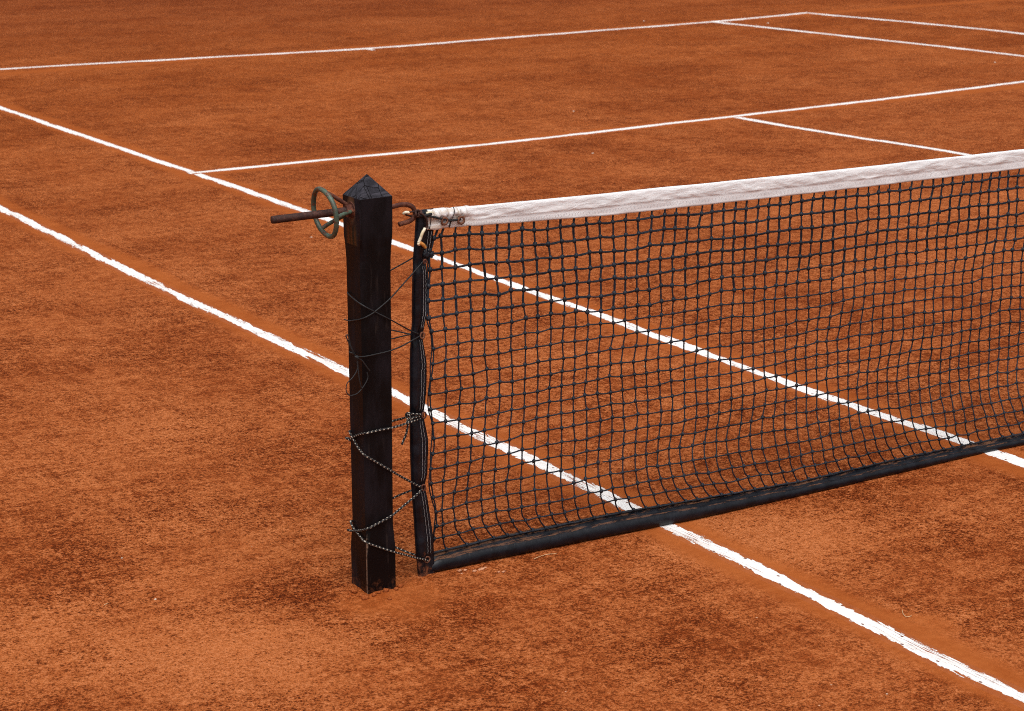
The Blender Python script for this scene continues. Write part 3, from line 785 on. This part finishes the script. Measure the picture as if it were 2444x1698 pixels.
# ---------------------------------------------------------------- lacing cords
YF = -H-.0006; YB = H+.003; XL = PX-H
def fr(px, py, r): return at(px, py, 'y', YF-r+.0015)             # in front of the post's near face
def path_len_tube(m, pts, r, n=7, k=8): m.tube(cat_rom(pts, n), r, k)
def sidewrap(z0, z1, r, first_y=YF):
    """round the left edge of the post to its back"""
    return [np.array([XL+.009-r*.2, YF-r*.2, z0]), np.array([XL-r+.002, YF+.010, z0]), np.array([XL-r+.0015, 0, (z0+z1)/2]), np.array([XL-r+.001, YB-.012, z1])]
r = .0019; m = MB()
# the front face of the post is entered at its right edge from the net
def L(pts): return [p for p in pts]
YS = -.013                     # face of the side band
xr = PX+H
def front(px, py): return at(px, py, 'y', YF-r)
def xl(z): return XL-.007*max(0, 1-z/1.08)
def lface(px, py): return at(px, py, 'x', xl(at(px, py, 'x', XL)[2])-r+.001)
# A: first eyelet down across the front
m.tube(cat_rom([at(1009, 625, 'y', YS), at(996.5, 640, 'y', YS-.004), at(962, 679, 'y', -.032), at(930, 714, 'y', YF-r), at(895, 744, 'y', YF-r), at(874, 757, 'y', YF-r+.001), lface(858, 763), lface(846, 765), lface(834, 766), np.array([XL-.004, YB, at(833, 766, 'x', XL)[2]])], 7), r, 6)
# B: behind the post from the pinched top, coming round the left side and down to the second eyelet
m.tube(cat_rom([at(1010, 600, 'y', .014), at(987, 615, 'y', .022), at(932, 646, 'y', YB), at(870, 680, 'y', YB+.001), at(838, 696, 'y', YB), lface(830, 700), lface(848, 717), at(869, 731, 'y', YF-r), at(897, 746, 'y', YF-r), at(929, 762, 'y', YF-r), at(960, 779, 'y', -.03), at(981, 790, 'y', YS-.003), at(998, 797, 'y', YS)], 7), r, 6)
# C, D: behind
m.tube(cat_rom([at(1000, 798, 'y', .012), at(980, 798, 'y', .014), at(932, 788, 'y', .040), at(860, 775, 'y', YB+.001)], 6), r, 6)
m.tube(cat_rom([at(1000, 799, 'y', .011), at(979, 799, 'y', .012), at(932, 810, 'y', .040), at(860, 828, 'y', YB+.001), at(838, 838, 'y', YB), lface(834, 841), lface(843, 845), at(853, 852, 'y', YF-r)], 6), r, 6)
# E: second eyelet back over the front to the bow
m.tube(cat_rom([at(1002, 803, 'y', YS), at(996, 806, 'y', YS-.003), at(960, 826, 'y', -.032), at(930, 838, 'y', YF-r), at(902, 845, 'y', YF-r), at(870, 851.5, 'y', YF-r), at(853, 852, 'y', YF-r-.002)], 7), r, 6)
# bow
yb = YF-.004
def B(px, py, d=0): return at(px, py, 'y', YF-.010-d) if px > 858 else at(px, py, 'y', YF-.012-d)
m.tube(cat_rom([B(851, 855), B(842, 840), B(832, 818), B(826, 803), B(828, 800), B(832, 803), B(836, 822), B(844, 842), B(852, 856)], 6), r*.95, 6)
m.tube(cat_rom([B(851, 856), B(853, 880), B(843, 900), B(829, 915), B(826, 931), B(830, 941), B(838, 944.5), B(852, 940), B(863, 929), B(872, 916), B(878, 902), B(876, 890)], 6), r*.8, 6)
m.tube(cat_rom([B(853, 858), B(855, 885), B(858, 908), B(863, 928)], 6), r*.9, 6)
m.tube(cat_rom([B(853, 856), B(864, 861), B(873, 873), B(883, 886)], 6), r*.9, 6)
m.tube(cat_rom([B(850, 852), B(846, 846), B(838, 842)], 5), r*.9, 6)
m.blob(B(852, 855), .0056, 5, 5, 8, .25, (1, .8, 1.3)); m.tube([B(847, 851, .002), B(853, 855, .004), B(858, 859, .002)], .0026, 6)
tag(m.build('lacing_cord', M['thin']), 'thin plain black cord lacing the upper net edge, tied in a bow on the post', 'cord', 'cords lacing the net to the post')

r = .0031; m = MB(); K_ = 8
def c2(x, y): return (780+.3008*x, 950+.3008*y)
def F2(x, y): return at(*c2(x, y), 'y', YF-r)
def S2(x, y, yy=YS-.002): return at(*c2(x, y), 'y', yy)
def L2(x, y): return lface(*c2(x, y))
# G: third eyelet to the front, to the post's left edge
m.tube(cat_rom([S2(752, 150), S2(735, 165), S2(690, 182, -.026), S2(620, 207, -.036), F2(515, 238), F2(430, 254), F2(350, 272), F2(312, 280), L2(270, 288), L2(235, 299), L2(205, 316), L2(184, 330), np.array([XL-.007, YB, L2(184, 332)[2]]), S2(300, 350, YB+.002)], 7), r, K_)
# F: tangled knot at the band, behind the post, round and on down to the fourth eyelet
m.tube(cat_rom([S2(640, 150, -.012), S2(600, 163, .02), S2(518, 185, YB), S2(360, 228, YB+.002), S2(196, 262, YB+.001), L2(182, 270), L2(190, 292), L2(212, 330), L2(240, 380), L2(268, 420), F2(305, 458), F2(400, 514), F2(500, 573), S2(590, 626, -.034), S2(660, 664, -.022), S2(712, 692), S2(748, 708)], 7), r, K_)
# I: behind, fourth eyelet
m.tube(cat_rom([S2(755, 712, .010), S2(670, 735, .018), S2(525, 795, YB), S2(360, 880, YB+.002), S2(205, 975, YB+.001), L2(190, 982), L2(200, 1012), L2(222, 1045), L2(250, 1080), L2(275, 1112), F2(305, 1142), F2(400, 1180), F2(530, 1222), S2(620, 1246, -.034), S2(700, 1268, -.016), S2(770, 1283, -.002), S2(798, 1290, .003)], 7), r, K_)
# J: fourth eyelet across the front down to the left edge
m.tube(cat_rom([S2(752, 722), S2(735, 748), S2(690, 790, -.022), S2(600, 865, -.036), F2(515, 935), F2(400, 1000), F2(325, 1038), L2(282, 1050), L2(240, 1056), L2(196, 1056), np.array([XL-.009, YB, L2(194, 1060)[2]]), S2(330, 1100, YB+.002), S2(530, 1180, YB), S2(640, 1225, .03), S2(730, 1256, .022), S2(798, 1282, .020)], 7), r, K_)
# knot and tail at the third eyelet
m.tube(cat_rom([S2(645, 150), S2(628, 140, -.02), S2(640, 122, -.024), S2(690, 130, -.026), S2(735, 133, -.022), S2(748, 140, -.018), S2(700, 155, -.026), S2(650, 168, -.026), S2(632, 155, -.022)], 6), r, K_)
m.tube(cat_rom([S2(640, 130, -.026), S2(660, 150, -.030), S2(655, 185, -.028), S2(638, 190, -.026), S2(645, 165, -.024)], 6), r, K_)
m.tube(cat_rom([S2(648, 180, -.026), S2(642, 225, -.028), S2(630, 285, -.027), S2(608, 340, -.026), S2(594, 372, -.026)], 6), r, K_)
m.tube(cat_rom([L2(205, 316), L2(192, 322), L2(180, 338)], 4), r, K_)
tag(m.build('lacing_cord', M['check']), 'black and white checkered cord zigzagging between the lower post and net', 'cord', 'cords lacing the net to the post')

# ---------------------------------------------------------------- small litter on the clay
def crumb(px, py, r, mat, seed, sq=(1.2, .9, .55)):
    p = at(px, py, 'z', 0.0); m = MB(); c0 = np.array([0, 0, 0.]); m.blob(c0, r, seed, 5, 7, .3, sq)
    o = m.build('clay_crumb' if mat == 'crumb' else 'pale_chip', M[mat], smooth=mat != 'pale'); o.location = (p[0], p[1], float(gz(p[0], p[1]))+r*sq[2]*.5)
    return o
for k_, (x, y, s_) in enumerate([(482, 872, 7), (497, 893, 4), (527, 866, 6), (598, 872, 7), (640, 863, 6), (660, 858, 8), (684, 846, 5), (790, 880, 5), (826, 879, 6)]):
    tag(crumb(950+.30475*x, 1100+.30475*y, s_*.00085, 'crumb', 200+k_), 'small dry clay crumb lying just before the bottom left corner of the net', 'clay crumb', 'clay crumbs before the net corner')
for k_, (x, y, s_) in enumerate([(826, 1408, .0042), (846, 1424, .0050), (862, 1431, .0038), (872, 1436, .0060), (893, 1433, .0045), (905, 1430, .0036), (921, 1424, .0052), (946, 1418, .0040), (956, 1408, .0050), (806, 1440, .0034), (967, 1398, .0030), (930, 1440, .0032), (815, 1418, .0028)]):
    o = tag(crumb(x, y, s_*1.6, 'clod', 400+k_, (1.1, 1, .75)), 'small reddish clay clod lying close round the foot of the near post', 'clay clod', 'clay clods round the post foot'); o.name = 'clay_clod'
CH = [((743, 567), 'tiny pale chip on the clay just below the handwheel'), ((291, 1333), 'tiny pale chip on the open clay in the lower left'),
      ((371, 1430), 'tiny pale chip on the clay left of the post foot'), ((1537, 51), 'pale chip beyond the baseline, left of the far singles sideline end'),
      ((1369, 266), 'pale chip behind the service line, left of the centre line end'), ((2375, 150), 'pale chip just inside the far singles sideline'),
      ((2117, 1658), 'pale chip on the clay beside the lower end of the doubles sideline'), ((1415, 367), 'pale chip on the clay just before the service line'),
      ((1833, 56), 'pale chip in the far alley near the baseline corner')]
for k_, ((x, y), lb) in enumerate(CH):
    d = np.linalg.norm(at(x, y, 'z')-np.array(CAM)); tag(crumb(x, y, .0030*(d/6)**.9, 'pale', 300+k_, (1.3, .9, .5)), lb, 'chip')
for k_, (pl, lb) in enumerate([([(2153, 1458), (2156, 1468), (2164, 1475), (2176, 1472)], 'thin curled straw on the clay right of the doubles sideline'),
                              ([(1274, 1338), (1290, 1331), (1310, 1326), (1328, 1325)], 'long faint straw lying in front of the bottom band'),
                              ([(249, 1445), (258, 1440)], 'short pale straw on the clay in the lower left')]):
    m = MB(); q = [at(a, b, 'z', .0) for a, b in pl]; c0 = q[0]; m.tube(cat_rom([p-c0+np.array([0, 0, .002+float(gz(p[0], p[1]))]) for p in q], 5), .0009, 5)
    o = m.build('straw', M['straw']); o.location = c0; tag(o, lb, 'straw')
p = at(1537, 875, 'z'); m = MB(); m.tube([np.zeros(3), at(1541, 880, 'z')-p], .0018, 5); o = m.build('straw', M['straw']); o.location = p+np.array([0, 0, .003]); tag(o, 'tiny yellow straw seen through the middle of the net', 'straw')
